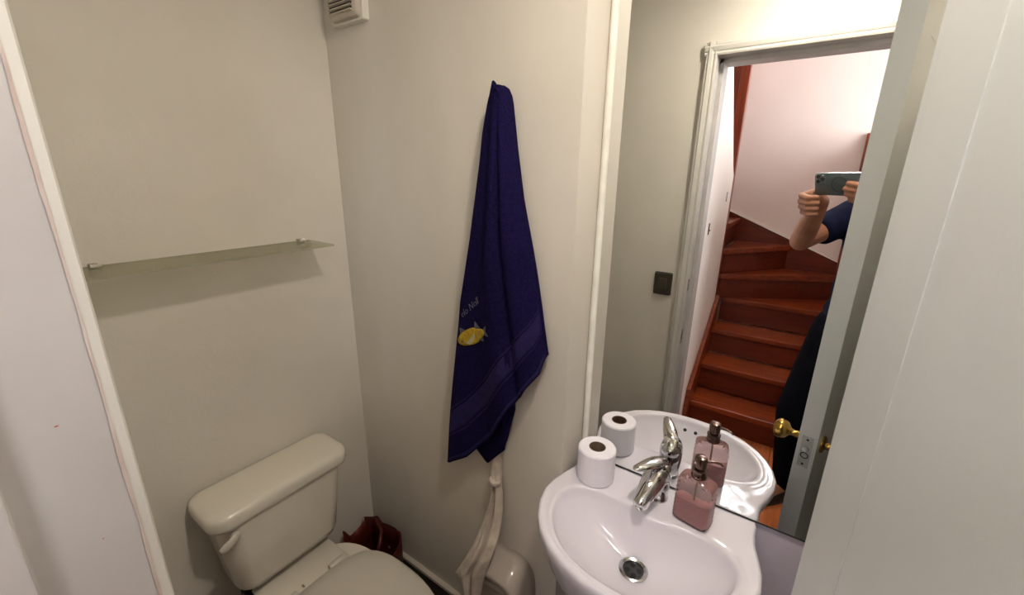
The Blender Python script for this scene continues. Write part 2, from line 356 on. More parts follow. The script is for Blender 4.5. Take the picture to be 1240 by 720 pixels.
# ------------------------------------------------------------------ faucet
fa = thing('basin_faucet', 'chrome single-lever faucet on the basin deck', 'faucet', (BX, .886, BZ - .0015), -.16)
MB().lathe([(.026, 0), (.026, .004), (.0235, .007), (.0225, .03)], n=32).build('base_ring', CHROME, fa, smooth=40)
MB().tube([(0, .004, .012), (0, .004, .034), (0, .001, .056), (0, -.010, .068), (0, -.032, .063), (0, -.055, .053), (0, -.076, .041), (0, -.090, .032), (0, -.094, .028)],
          [.0235, .0255, .027, .0275, .026, .0225, .019, .0172, .012], 24).build('spout_body', CHROME, fa, smooth=60)
MB().lathe([(.010, 0), (.0105, .006), (.009, .008)], (0, -.092, .030), (0, -.75, -.65), 20).build('aerator', STEEL, fa, smooth=40)
MB().ball((0, .004, .074), .0255, .0255, .022).build('cartridge_dome', CHROME, fa, smooth=60)
MB().tube([(0, .026, .080), (-.001, .012, .092), (-.005, -.01, .099), (-.011, -.035, .103), (-.017, -.06, .106), (-.022, -.078, .109), (-.024, -.085, .110)],
          [.008, .0165, .0185, .017, .014, .010, .004], 20, flat=.55, upv=(0, .2, 1)).build('lever', CHROME, fa, smooth=60)

# ------------------------------------------------------------------ soap dispenser
sd = thing('soap_dispenser', 'rose tinted quilted glass soap dispenser with bronze pump', 'soap dispenser', (-.099, .857, BZ + .0005), -.18)
prof = [(0, .90), (.003, .97), (.008, 1), (.02, 1), (.035, 1), (.05, 1), (.065, 1), (.08, 1), (.097, 1), (.103, .97), (.108, .87), (.112, .68), (.115, .48), (.117, .36), (.122, .34)]
hp = []
for i in range(len(prof) - 1):
    kk = 8
    for q in range(kk): 
        t = q / kk; hp.append((prof[i][0] * (1 - t) + prof[i + 1][0] * t, prof[i][1] * (1 - t) + prof[i + 1][1] * t))
hp.append(prof[-1])
def bottle_ring(z, k, shrink=0.0, quilt=True, n=112):
    hx, hy = .0375 - shrink, .0235 - shrink; r = []
    nk = min(1, max(0, (1 - k) / .64)); 
    for j in range(n):
        t = 2 * PI * j / n; e = .32 * (1 - nk) + 1.0 * nk
        c, s = math.cos(t), math.sin(t)
        x = hx * abs(c) ** e * (1 if c > 0 else -1); y = hy * abs(s) ** e * (1 if s > 0 else -1)
        rr = .0122 - shrink
        x = x * k if nk < 1 else rr * c; y = (y * (1 - nk) + rr * s * nk) if nk > 0 else y
        if nk > 0 and nk < 1: x = hx * abs(c) ** e * (1 if c > 0 else -1) * (1 - nk) + rr * c * nk
        d = Vector((x, y, 0)); 
        if quilt and .006 < z < .092:
            u = (x if abs(s) > .5 else y) / .0056; w_ = z / .0056
            q = max(abs(math.sin((u + w_) * PI / 2)), 0) * max(abs(math.sin((u - w_) * PI / 2)), 0)
            d += d.normalized() * .0012 * q
        r.append(Vector((d.x, d.y, z)))
    return r
b1 = MB().loft([bottle_ring(z, k) for z, k in hp]).build('bottle', ROSE, sd, smooth=25)
MB().loft([bottle_ring(z, k, .0038, True) for z, k in [(.004, .93), (.007, .98)] + [(.009 + i * .0012, 1) for i in range(42)] + [(.0590, .98)]]).build('liquid_soap', SOAP, sd, smooth=50)
MB().lathe([(.0142, .112), (.0155, .114), (.0155, .122), (.0145, .124), (.0145, .128), (.0155, .129), (.0155, .133), (.011, .135)], n=28).build('collar', BRONZE, sd, smooth=35)
MB().lathe([(.0085, .133), (.0085, .139), (.0125, .140), (.013, .156), (.0115, .163), (.006, .165)], n=28).build('pump_head', BRONZE, sd, smooth=40)
MB().tube([(.008, .004, .155), (.022, .010, .157), (.034, .015, .156), (.038, .017, .151)], [.0036, .0028, .0024, .002], 10).build('nozzle', BRONZE, sd, smooth=60)
MB().tube([(0, 0, .12), (.001, 0, .06), (.004, 0, .008)], .0022, 8).build('dip_tube', PALET, sd, smooth=60)

# ------------------------------------------------------------------ loose toilet roll on the basin
def paper_roll(name, label, loc, axis, r, h, group=None, core=.0205):
    t = thing(name, label, 'toilet roll', loc, 0, group)
    MB().lathe([(core, 0), (r - .003, 0), (r, .003), (r, h - .003), (r - .003, h), (core, h), (core, h * .5), (core, 0)], axis=axis, n=48, cap0=False, cap1=False).build('paper', PAPER, t, smooth=40)
    MB().lathe([(core, .001), (core, h + .0004), (core - .0016, h + .0004), (core - .0016, .001), (core, .001)], axis=axis, n=40, cap0=False, cap1=False).build('cardboard_core', CARD, t, smooth=40)
    return t
paper_roll('toilet_roll', 'white toilet roll standing on the washbasin corner', (-.333, .862, BZ + .0005), (0, 0, 1), .0465, .086)

# ------------------------------------------------------------------ toilet
TY = .457
tl = thing('toilet', 'ivory close-coupled toilet with closed lid below the glass shelf', 'toilet', (0, TY, 0))
def trect(x0, x1, hy, r, z, bow=0.0):
    pts = rrect((x0 + x1) / 2, 0, (x1 - x0) / 2, hy, r, z, 8)
    return [(x + (bow * (1 - (y / hy) ** 2) if x > (x0 + x1) / 2 else 0), y, zz) for x, y, zz in pts]
XB = XL + .004
tank = [trect(XB + .01, -1.125, .125, .03, .420, .01), trect(XB + .004, -1.105, .147, .04, .428, .012), trect(XB, -1.098, .155, .045, .45, .014),
        trect(XB, -1.092, .166, .045, .55, .016), trect(XB, -1.086, .176, .045, .66, .018), trect(XB, -1.086, .178, .045, .676, .018)]
MB().loft(tank).build('tank', TOILETC, tl, smooth=50)
lid = [trect(XB, -1.082, .190, .036, .674, .016), trect(XB, -1.076, .195, .038, .678, .018), trect(XB, -1.073, .198, .04, .688, .018), trect(XB, -1.073, .198, .04, .706, .018), trect(XB, -1.075, .196, .04, .715, .018),
       trect(XB + .004, -1.083, .190, .036, .7205, .016), trect(XB + .015, -1.10, .175, .03, .723, .012), trect(XB + .04, -1.13, .14, .03, .724, .008)]
MB().loft(lid).build('tank_lid', TOILETC, tl, smooth=60)
lv = MB().lathe([(.009, 0), (.012, .004), (.012, .010), (.008, .013)], (-1.082, -.145, .652), (1, -.12, 0), 20).build('flush_lever', SEATP, tl, smooth=40)
MB().tube([(-1.070, -.145, .652), (-1.066, -.16, .647), (-1.066, -.175, .641), (-1.068, -.185, .637)], [.012, .012, .012, .008], 14, flat=.45, upv=(1, 0, 0)).build('paddle', SEATP, lv, smooth=60)
def egg(xb, xf, hw, z, n=56, sq=.62, xm=.42):
    xc = xb + (xf - xb) * xm; pts = []
    for j in range(n):
        t = 2 * PI * j / n; c, s = math.cos(t), math.sin(t)
        if c >= 0: x = xc + (xf - xc) * c ** .92; y = hw * (1 if s > 0 else -1) * abs(s) ** .95
        else: x = xc - (xc - xb) * abs(c) ** sq; y = hw * (1 if s > 0 else -1) * abs(s) ** sq
        pts.append((x, y, z))
    return pts
bowl = [egg(-1.03, -.72, .105, 0), egg(-1.03, -.72, .108, .02), egg(-1.05, -.70, .10, .08), egg(-1.08, -.68, .105, .17), egg(-1.10, -.62, .135, .26), egg(-1.115, -.575, .168, .34), egg(-1.12, -.562, .18, .372), egg(-1.12, -.565, .178, .380), egg(-1.10, -.60, .15, .382)]
MB().loft(bowl).build('bowl', TOILETC, tl, smooth=55)
MB().loft([trect(XB + .005, -.985, .115, .03, .36), trect(XB + .005, -.985, .118, .03, .388), trect(XB + .01, -.99, .112, .03, .394)]).build('deck', TOILETC, tl, smooth=50)
MB().box(-1.035, -.028, .3935, -1.022, -.022, .3942).build('deck_mark', mat('grey_print', (.25, .23, .2), .6), tl)
MB().loft([egg(-1.0, -.555, .184, .384), egg(-1.005, -.55, .188, .388), egg(-1.005, -.55, .188, .394), egg(-1.0, -.555, .184, .398)]).build('seat', SEATP, tl, smooth=50)
MB().loft([egg(-1.002, -.552, .186, .398), egg(-1.006, -.549, .189, .401), egg(-1.006, -.549, .189, .406), egg(-1.0, -.556, .183, .4115), egg(-.97, -.59, .15, .414), egg(-.9, -.68, .07, .4155)]).build('seat_lid', SEATP, tl, smooth=50)
for s in (-1, 1):
    MB().lathe([(.011, -.025), (.013, -.022), (.013, .022), (.011, .025)], (-1.012, s * .075, .399), (0, 1, 0), 20).build('hinge', SEATP, tl, smooth=40)
# black supply hose and valve behind the toilet
hs = thing('supply_hose', 'black water supply hose and valve under the toilet tank', 'hose', (0, 0, 0))
MB().tube([(-1.16, .34, .418), (-1.16, .338, .37), (-1.145, .318, .32), (-1.15, .27, .27), (-1.18, .23, .24), (-1.225, .22, .23), (-1.2395, .22, .23)], .011, 12).build('hose', BLACKP, hs, smooth=60)
MB().lathe([(.02, 0), (.02, .02), (.015, .023), (.015, .05)], (-1.16, .34, .37), (0, 0, 1), 12).build('coupling_nut', BLACKP, hs, smooth=30)
MB().tube([(-1.20, .22, .23), (-1.20, .22, .28)], [.014, .017], 8).build('valve_handle', BLACKP, hs)

# dark red bag tucked in the corner behind the toilet
rb = []
NBG = 40
for k, z in ((0.0, .02), (.35, .0), (.8, .004), (.95, .04), (1.0, .11), (1.0, .18), (1.02, .235)):
    r = []
    for j in range(NBG):
        t = 2 * PI * j / NBG; c, s = math.cos(t), math.sin(t)
        x = .098 * (1 if c > 0 else -1) * abs(c) ** .6 * max(k, .02); y = .068 * (1 if s > 0 else -1) * abs(s) ** .6 * max(k, .02)
        zz = z
        if z > .1:
            wob = math.sin(3 * t + z * 9) * .007 + math.sin(7 * t + z * 20) * .004; x += wob * c; y += wob * s
        if z > .2: zz = z + .05 * max(0, math.cos(t * 2 - PI / 2)) ** 2 + .012 * math.sin(5 * t) + (.03 if (c < -.2 and s > .2) else 0)
        r.append(Vector((x, y, zz)))
    rb.append(r)
bagm = MB().loft(rb, True, False)
bag = thing('plastic_bag', 'crumpled dark red plastic bag in the corner behind the toilet', 'bag', (-1.125, .742, 0.0), .1)
bagm.build('bag_skin', REDB, bag, smooth=40, solid=.002)
MB().tube([(.045, -.035, .225), (.05, -.02, .26), (.02, .02, .275), (-.03, .045, .29), (-.06, .05, .27)], [.006, .008, .006, .008, .006], 8).build('handle', REDB, bag, smooth=60)

# ------------------------------------------------------------------ glass shelf
gs = thing('glass_shelf', 'narrow frosted glass shelf on the wall above the toilet', 'shelf', (XL, 0, 1.352))
MB().box(.0005, .10, 0, .133, .697, .006).build('glass_plate', GLASSF, gs, bevel=.001)
for y in (.214, .668):
    b = MB().box(0, y - .009, -.004, .022, y + .009, 0).box(0, y - .009, .006, .022, y + .009, .012).box(0, y - .009, -.004, .006, y + .009, .012).build('clip', SEATP, gs, bevel=.001)
    MB().ball((.014, y, .012), .006, .006, .003, 12, 6).build('screw_cap', CHROME, b, smooth=60)

# ------------------------------------------------------------------ extractor fan
ef = thing('extractor_fan', 'yellowed square extractor fan with slatted grille high on the wall', 'fan', (-1.104, YT, 2.005))
hw = .066
MB().loft([[Vector((x, 0, z)) for x, z, _ in rrect(0, 0, hw, hw, .006, 0)], [Vector((x, -.022, z)) for x, z, _ in rrect(0, 0, hw, hw, .006, 0)]]).build('wall_plate', FANW, ef, bevel=.002)
MB().loft([[Vector((x, -.022, z)) for x, z, _ in rrect(0, 0, hw - .005, hw - .005, .012, 0)], [Vector((x, -.034, z)) for x, z, _ in rrect(0, 0, hw - .007, hw - .007, .012, 0)], [Vector((x, -.038, z)) for x, z, _ in rrect(0, 0, hw - .012, hw - .012, .01, 0)]]).build('cover', FANP, ef, smooth=40)
MB().box(-.050, -.0385, -.047, .046, -.0375, .052).build('grille_opening', mat('fan_dark', (.03, .022, .016), .8), ef)
for i in range(10):
    z = -.045 + i * .0103
    MB().add([(-.05, -.038, z - .003), (.046, -.038, z - .003), (.046, -.0435, z - .0005), (-.05, -.0435, z - .0005), (-.05, -.038, z + .002), (.046, -.038, z + .002), (.046, -.0435, z + .002), (-.05, -.0435, z + .002)],
             [(0, 3, 2, 1), (4, 5, 6, 7), (0, 1, 5, 4), (1, 2, 6, 5), (2, 3, 7, 6), (3, 0, 4, 7)]).build('slat', FANP, ef)

# ------------------------------------------------------------------ blue towel on its hook
hk = thing('towel_hook', 'small metal wall hook holding the navy towel', 'hook', (-.598, YT, 1.72))
MB().lathe([(.012, 0), (.012, -.004), (.009, -.006)], (0, 0, 0), (0, 1, 0), 20).build('hook_plate', STEEL, hk, smooth=40)
MB().tube([(0, -.004, 0), (0, -.022, -.004), (0, -.03, .006), (0, -.03, .013)], .004, 10).build('hook_arm', STEEL, hk, smooth=60)

LP = [(-.592, .178), (-.606, .172), (-.616, .15), (-.636, .016), (-.671, -.159), (-.715, -.339), (-.750, -.60), (-.784, -.862)]
RP = [(-.592, .178), (-.580, .172), (-.570, .153), (-.555, .05), (-.536, -.054), (-.511, -.162), (-.480, -.303), (-.456, -.415)]
HP = [(-.784, -.862), (-.760, -.832), (-.690, -.785), (-.599, -.680), (-.540, -.575), (-.465, -.462), (-.456, -.415)]
def towel_pt(u, v, off=0.0):
    l = interp(LP, v); r = interp(RP, v); h = interp(HP, u)
    l1, r1 = LP[-1], RP[-1]
    k = v ** 4
    x = l[0] + (r[0] - l[0]) * u + (h[0] - (l1[0] + (r1[0] - l1[0]) * u)) * k
    z = l[1] + (r[1] - l[1]) * u + (h[1] - (l1[1] + (r1[1] - l1[1]) * u)) * k
    g = lambda c, w_: math.exp(-((u - c) / w_) ** 2)
    amp = .35 + .65 * sstep(0, .5, v)
    edge = min(1, max(u, 0) / .07) ** .6 * min(1, max(1 - u, 0) / .25) ** .6
    d = .012 + edge * (.022 + .012 * sstep(.0, .12, v)) + amp * (.016 * g(.56 + .06 * v, .13) - .017 * g(.70 + .04 * v, .045) + .010 * g(.82, .08)) + .006 * sstep(.5, .9, v) * (g(.12, .1) - g(.34, .1))
    d += .003 * math.sin(v * 9 + u * 5) * sstep(.2, .6, v) + .05 * 0
    return Vector((x, YT - d - off, z + CAMZ))
tw = thing('bath_towel', 'navy blue terry bath towel with yellow fish hanging from a hook', 'towel', (0, 0, 0))
NU, NV = 60, 90
tm = MB(); tm.add([towel_pt(i / NU, j / NV) for j in range(NV + 1) for i in range(NU + 1)],
                  [(j * (NU + 1) + i, j * (NU + 1) + i + 1, (j + 1) * (NU + 1) + i + 1, (j + 1) * (NU + 1) + i) for j in range(NV) for i in range(NU)])
tbvh = BVHTree.FromPolygons([Vector(p) for p in tm.v], tm.f)
tm.build('terry_cloth', NAVY, tw, smooth=80, solid=.006)
def strip(v0, v1, off, nv=8, u0=0.005, u1=.995):
    q = MB(); q.add([towel_pt(u0 + (u1 - u0) * i / NU, v0 + (v1 - v0) * j / nv, off) for j in range(nv + 1) for i in range(NU + 1)],
                    [(j * (NU + 1) + i, j * (NU + 1) + i + 1, (j + 1) * (NU + 1) + i + 1, (j + 1) * (NU + 1) + i) for j in range(nv) for i in range(NU)])
    return q
strip(.825, .895, .0036).build('woven_band', NAVYB, tw, smooth=80, solid=.001)
for a, b in ((.812, .819), (.901, .908), (.982, .996)):
    strip(a, b, .0042, 2).build('hem_stripe', NAVYB, tw, smooth=80, solid=.001)
MB().tube([towel_pt(0.0, j / 40, .001) for j in range(41)], .0042, 8).build('selvedge', NAVY, tw, smooth=70)
MB().tube([towel_pt(1.0, j / 40, .001) for j in range(41)], .0042, 8).build('selvedge', NAVY, tw, smooth=70)
# back fold hanging below the front hem
LP2 = [(-.60, .16), (-.63, -.2), (-.68, -.55), (-.705, -.762)]; RP2 = [(-.585, .16), (-.56, -.2), (-.555, -.45), (-.552, -.60)]
HP2 = [(-.705, -.762), (-.636, -.800), (-.570, -.722), (-.552, -.60)]
def back_pt(u, v):
    l = interp(LP2, v); r = interp(RP2, v); h = interp(HP2, u); l1, r1 = LP2[-1], RP2[-1]; k = v ** 3
    x = l[0] + (r[0] - l[0]) * u + (h[0] - (l1[0] + (r1[0] - l1[0]) * u)) * k; z = l[1] + (r[1] - l[1]) * u + (h[1] - (l1[1] + (r1[1] - l1[1]) * u)) * k
    return Vector((x, YT - .006 - .016 * math.sin(PI * u) * v - .008 * math.exp(-((u - .62) / .1) ** 2) * v, z + CAMZ))
bkm = MB(); bkm.add([back_pt(i / 30, j / 50) for j in range(51) for i in range(31)], [(j * 31 + i, j * 31 + i + 1, (j + 1) * 31 + i + 1, (j + 1) * 31 + i) for j in range(50) for i in range(30)])
bkm.build('back_fold', NAVY, tw, smooth=80, solid=.005)
# loop of cloth bunched at the hook
MB().tube([towel_pt(.12, .10, -.004), towel_pt(.3, .035, .0), towel_pt(.5, .0, .006), towel_pt(.7, .035, .004), towel_pt(.9, .10, -.002)], [.006, .008, .009, .008, .006], 10).build('gathered_top', NAVY, tw, smooth=70)

def on_towel(x, z, off):
    h = tbvh.ray_cast(Vector((x, YT - .3, z + CAMZ)), Vector((0, 1, 0)))
    if h[0] is None: h = tbvh.find_nearest(Vector((x, YT - .05, z + CAMZ)))
    return Vector((x, h[0].y - .0042 - off, z + CAMZ))
FX, FZ, FA = -.655, -.402, .50
def fish_poly(name, pts, material, off, parent):
    dense = []
    for i in range(len(pts)):
        a_, b_ = pts[i], pts[(i + 1) % len(pts)]; k_ = max(1, int(math.dist(a_, b_) / .004))
        dense += [(a_[0] + (b_[0] - a_[0]) * t / k_, a_[1] + (b_[1] - a_[1]) * t / k_) for t in range(k_)]
    pts = dense
    cen = (sum(p[0] for p in pts) / len(pts), sum(p[1] for p in pts) / len(pts))
    def T(p): return on_towel(FX + p[0] * math.cos(FA) - p[1] * math.sin(FA), FZ + p[0] * math.sin(FA) + p[1] * math.cos(FA), off)
    v = [T(cen)]; n = len(pts); f_ = []; RR = (.2, .4, .6, .8, 1)
    for r in RR:
        for p in pts: v.append(T((cen[0] + (p[0] - cen[0]) * r, cen[1] + (p[1] - cen[1]) * r)))
    for j in range(n):
        k = (j + 1) % n; f_.append((0, 1 + j, 1 + k))
        for q in range(len(RR) - 1): f_.append((1 + q * n + j, 1 + (q + 1) * n + j, 1 + (q + 1) * n + k, 1 + q * n + k))
    q = MB(); q.add(v, f_); return q.build(name, material, parent, smooth=60, solid=.0012)
body = [(.056 * math.cos(t) - .004, .021 * math.sin(t) * (1 if math.cos(t) < .3 else .72)) for t in [2 * PI * j / 24 for j in range(24)]]
fs = fish_poly('fish_embroidery', body, YEL, .0012, tw)
fish_poly('fish_tail', [(.040, .004), (.064, .012), (.056, 0), (.060, -.014), (.040, -.005)], GREYT, .001, fs)
fish_poly('fish_fin', [(.012, .013), (.026, .033), (.036, .009)], GREYT, .001, fs)
fish_poly('fish_fin', [(-.044, .012), (-.036, .032), (-.018, .020)], GREYT, .001, fs)
fish_poly('fish_fin', [(.008, -.012), (.034, -.022), (.038, -.004)], GREYT, .001, fs)
fish_poly('fish_belly', [(-.032, -.010), (-.014, -.006), (.010, .006), (.006, -.004), (-.008, -.015), (-.022, -.018)], PALET, .0024, fs)
fish_poly('fish_eye', [(-.042 + .003 * math.cos(t), -.004 + .003 * math.sin(t)) for t in [2 * PI * j / 8 for j in range(8)]], GREYT, .003, fs)
cu = bpy.data.curves.new('text', 'FONT'); cu.body = 'elo Noll'; cu.size = .027; cu.shear = .35; cu.resolution_u = 2; cu.offset = -.0006
to = bpy.data.objects.new('tmp_text', cu); C.objects.link(to)
dg = bpy.context.evaluated_depsgraph_get(); tme = to.evaluated_get(dg).to_mesh()
tv = [v.co.copy() for v in tme.vertices]; tf = [tuple(p.vertices) for p in tme.polygons]
to.evaluated_get(dg).to_mesh_clear(); bpy.data.objects.remove(to); bpy.data.curves.remove(cu)
TA = .72
q = MB(); q.add([on_towel(-.692 + (p.x * math.cos(TA) - p.y * math.sin(TA)) * .92, -.362 + (p.x * math.sin(TA) + p.y * math.cos(TA)) * .92, .0022) for p in tv], tf)
q.build('embroidered_lettering', mat('lettering_thread', (0.13, 0.13, 0.17), .8), tw, solid=.0006)

# ------------------------------------------------------------------ beige hand towel
rows = [((-.612, -.745), (-.602, -.745), .012), ((-.628, -.775), (-.598, -.765), .020), ((-.632, -.837), (-.594, -.820), .022), ((-.621, -.851), (-.593, -.838), .028), ((-.626, -.900), (-.586, -.880), .030), ((-.634, -.959), (-.581, -.932), .036),
        ((-.645, -1.014), (-.576, -.976), .052), ((-.652, -1.058), (-.570, -1.010), .078), ((-.672, -1.112), (-.574, -1.050), .098), ((-.704, -1.178), (-.588, -1.105), .106), ((-.690, -1.200), (-.598, -1.150), .108), ((-.668, -1.225), (-.610, -1.215), .108), ((-.672, -1.300), (-.622, -1.29), .106)]
def hand_pt(u, v, back=0):
    k = v * (len(rows) - 1); i = min(int(k), len(rows) - 2); t = k - i
    l = [rows[i][0][q] * (1 - t) + rows[i + 1][0][q] * t for q in (0, 1)]; r = [rows[i][1][q] * (1 - t) + rows[i + 1][1][q] * t for q in (0, 1)]
    dd = rows[i][2] * (1 - t) + rows[i + 1][2] * t
    x = l[0] + (r[0] - l[0]) * u; z = l[1] + (r[1] - l[1]) * u
    fa_ = sstep(0.1, .45, v)
    d = dd - .012 + .012 * math.sin(PI * u) ** .7 + fa_ * (.010 * math.exp(-((u - .40) / .12) ** 2) - .016 * math.exp(-((u - .56) / .07) ** 2) + .010 * math.exp(-((u - .78) / .12) ** 2))
    if v > .42 and back == 0: d -= .006 * math.exp(-((u - .2) / .08) ** 2)
    return Vector((x, YT - (d if not back else max(.003, d - .006)), z + CAMZ))
hm = MB(); NH = 48; NHV = 96
rr = [[hand_pt(i / NH, j / NHV) for i in range(NH + 1)] + [hand_pt(1 - i / NH, j / NHV, 1) for i in range(NH + 1)] for j in range(NHV + 1)]
hm.loft(rr)
ht = thing('hand_towel', 'beige cotton hand towel gathered and hanging over the paper holder', 'towel', (0, 0, 0))
hm.build('cotton_cloth', BEIGE, ht, smooth=70)
MB().lathe([(.017, -.006), (.0195, 0), (.017, .006)], (-.607, YT - .022, .716), (.15, 0, 1), 20).build('gathering_tie', BEIGE, ht, smooth=50)

# ------------------------------------------------------------------ ceramic paper holder
ph = thing('paper_holder', 'ivory ceramic hooded toilet paper holder on the wall', 'holder', (-.575, YT, .40))
rings = []
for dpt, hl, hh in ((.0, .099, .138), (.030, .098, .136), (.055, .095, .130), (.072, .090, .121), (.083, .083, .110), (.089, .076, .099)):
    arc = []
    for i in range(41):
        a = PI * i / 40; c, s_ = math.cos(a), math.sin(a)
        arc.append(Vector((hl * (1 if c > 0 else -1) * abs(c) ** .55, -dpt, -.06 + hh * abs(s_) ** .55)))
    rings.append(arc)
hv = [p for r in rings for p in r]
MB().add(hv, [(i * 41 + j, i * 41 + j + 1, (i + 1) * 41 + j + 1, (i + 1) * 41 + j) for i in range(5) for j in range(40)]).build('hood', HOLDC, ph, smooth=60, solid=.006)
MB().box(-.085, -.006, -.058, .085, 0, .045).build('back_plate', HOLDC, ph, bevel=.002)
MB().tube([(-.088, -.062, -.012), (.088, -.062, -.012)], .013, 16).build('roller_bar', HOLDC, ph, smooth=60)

# ------------------------------------------------------------------ bathroom door leaf, open
A = Vector((.076, .648, 0)); B = Vector((.2330, .0560, 0)); dl = (B - A).normalized(); W = (B - A).length
ang = math.atan2(-dl.y, -dl.x)          # local +x from hinge to latch edge
dn = bpy.data.objects.new('door_1', None); C.objects.link(dn); struct(dn, 'white painted inward-opening bathroom door with brass knobs')
dn.location = (B.x, B.y, 0.008); dn.rotation_euler = (0, 0, ang)
TH = .043; DH = 1.955
# local: +x hinge->latch, local y: -thick .. 0 (visible near face at y=0 side decided below)
ny = Vector((-math.sin(ang), math.cos(ang)))   # local +y in world
near = 1 if ny.x < 0 else -1                    # near face looks to -X
def dy(t): return -near * t                     # depth t measured from near face into the leaf
def dbox(name, x0, x1, z0, z1, t0, t1, m_=WOODWORK, bevel=.0015):
    a, b = sorted((dy(t0), dy(t1)))
    return box(name, m_, x0, a, z0, x1, b, z1, dn, bevel)
ST = .100
dbox('stile', W - ST, W, 0, DH, 0, TH); dbox('stile', 0, ST, 0, DH, 0, TH)
dbox('rail', ST, W - ST, DH - .12, DH, 0, TH); dbox('rail', ST, W - ST, 0, .2, 0, TH); 
dbox('panel', ST + .004, W - ST - .004, .2, DH - .12, .0008, TH - .0008, bevel=.0006)
dbox('panel_bead', W - ST - .004, W - ST + .0005, .2, DH - .12, -.0004, .003, WOODWORK, .0003)
dbox('panel_bead', ST - .0005, ST + .0045, .2, DH - .12, -.0008, .003, WOODWORK, .0008)
KZ = .872; KX = W - .055
def knob(t0, sgn):
    n_ = (0, near * sgn, 0); o_ = (KX, dy(t0), KZ)
    k = MB().lathe([(.0, 0), (.024, 0), (.024, .003), (.020, .006), (.011, .008), (.0095, .012), (.0095, .030), (.013, .034), (.022, .040), (.0265, .048), (.0275, .056), (.0255, .063), (.019, .069), (.010, .0715), (.0, .072)], o_, n_, 36).build('door_knob', BRASS, dn, smooth=45)
    return k
knob(0, 1); knob(TH, -1)
lp = box('latch_plate', mat('painted_latch_plate', (.50, .51, .50), .4, col2=(.40, .40, .39), scale=90), W - .0005, dy(.5 * TH) - .0125, KZ - .055, W + .001, dy(.5 * TH) + .0125, KZ + .035, dn, .0004)
MB().tube([(W + .0005, dy(.5 * TH), KZ), (W + .009, dy(.5 * TH), KZ)], [.008, .007], 12).build('latch_bolt', STEEL, lp, smooth=40)
MB().lathe([(.007, 0), (.0095, .0006), (.007, .0012)], (W + .001, dy(.5 * TH), KZ - .02), (1, 0, 0), 20, False, False).build('worn_ring', DARK, lp)
for zz in (KZ + .026, KZ - .046):
    MB().lathe([(.003, 0), (.003, .0008), (.001, .001)], (W + .0008, dy(.5 * TH), zz), (1, 0, 0), 10).build('screw', DARK, lp)
for zz in (.2, 1.0, 1.7):
    MB().tube([(-.004, dy(-.004), zz), (-.004, dy(-.004), zz + .09)], .006, 10).build('hinge_knuckle', STEEL, dn, smooth=40)

# ------------------------------------------------------------------ switch
sw = thing('light_switch', 'dark brown light switch plate on the wall beside the doorway', 'switch', (-.470, YD, 1.11))
MB().loft([[Vector((x, y, z)) for x, z, _ in rrect(0, 0, a, b, .007, 0)] for a, b, y in ((.0375, .0495, 0), (.0375, .0495, .005), (.035, .047, .009), (.032, .044, .010))]).build('plate', SWITCH, sw, smooth=40)
MB().loft([[Vector((x, y, z)) for x, z, _ in rrect(0, 0, a, b, .003, 0)] for a, b, y in ((.018, .025, .0095), (.018, .025, .0125), (.0165, .0235, .0135))]).build('rocker', mat('rocker_plastic', (.06, .05, .035), .3), sw, smooth=40)

# ------------------------------------------------------------------ ceiling lamp in the bathroom
cl = thing('ceiling_lamp', 'small globe ceiling lamp under an added light-blocking drum', 'lamp', (LAMP_POS[0], LAMP_POS[1], 0))
MB().lathe([(.055, ZC), (.055, ZC - .02), (.04, ZC - .03), (.02, ZC - .05), (.02, LAMP_POS[2] + .05)], n=28).build('lamp_base', WPAINT, cl, smooth=40)
MB().ball((0, 0, LAMP_POS[2]), .052, n=24, k=14).build('globe', LAMPG, cl, smooth=80)
MB().lathe([(.020, LAMP_POS[2] + .075), (.060, LAMP_POS[2] + .070), (.080, LAMP_POS[2] + .055), (.082, LAMP_POS[2] - .028), (.080, LAMP_POS[2] - .028), (.078, LAMP_POS[2] + .053), (.058, LAMP_POS[2] + .067), (.020, LAMP_POS[2] + .072)], n=40, cap0=False, cap1=False).build('added_lamp_baffle', WPAINT, cl, smooth=40)  # unseen drum added to block sideways lamp light from the upper walls

# ------------------------------------------------------------------ hall behind the doorway
HX0, HX1, HY1 = -1.15, 1.10, -1.93
hf = struct(box('floor_hall', mat('subfloor', (.12, .05, .02), .8), HX0 - .1, HY1 - .1, -.1, HX1 + .1, YD - .02, -.012))
x = HX0; i = 0
while x < HX1 - .01:
    x1 = min(x + .098, HX1)
    box('plank', FLOORW, x + .0008, HY1, -.012, x1 - .0008, YD - .021, 0.0, hf, .0006); x += .1; i += 1
VX0, VX1, VZ0, VZ1 = -.60, .30, 2.42, 3.08
struct(MB().box(HX0 - .1, HY1 - .1, 0, HX1 + .1, HY1, VZ0).box(HX0 - .1, HY1 - .1, VZ1, HX1 + .1, HY1, ZH).box(HX0 - .1, HY1 - .1, VZ0, VX0, HY1, VZ1).box(VX1, HY1 - .1, VZ0, HX1 + .1, HY1, VZ1).build('wall_hall_far', HALLW))
w2 = bpy.data.objects.new('window_2', None); C.objects.link(w2); struct(w2, 'high white framed landing window above the stairs')
for nm, a in (('window_frame', (VX0, VZ0, VX0 + .04, VZ1)), ('window_frame', (VX1 - .04, VZ0, VX1, VZ1)), ('window_frame', (VX0 + .04, VZ0, VX1 - .04, VZ0 + .04)), ('window_frame', (VX0 + .04, VZ1 - .04, VX1 - .04, VZ1)), ('mullion', ((VX0 + VX1) / 2 - .015, VZ0 + .04, (VX0 + VX1) / 2 + .015, VZ1 - .04))):
    box(nm, WPAINT, a[0], HY1 - .06, a[1], a[2], HY1 - .02, a[3], w2)
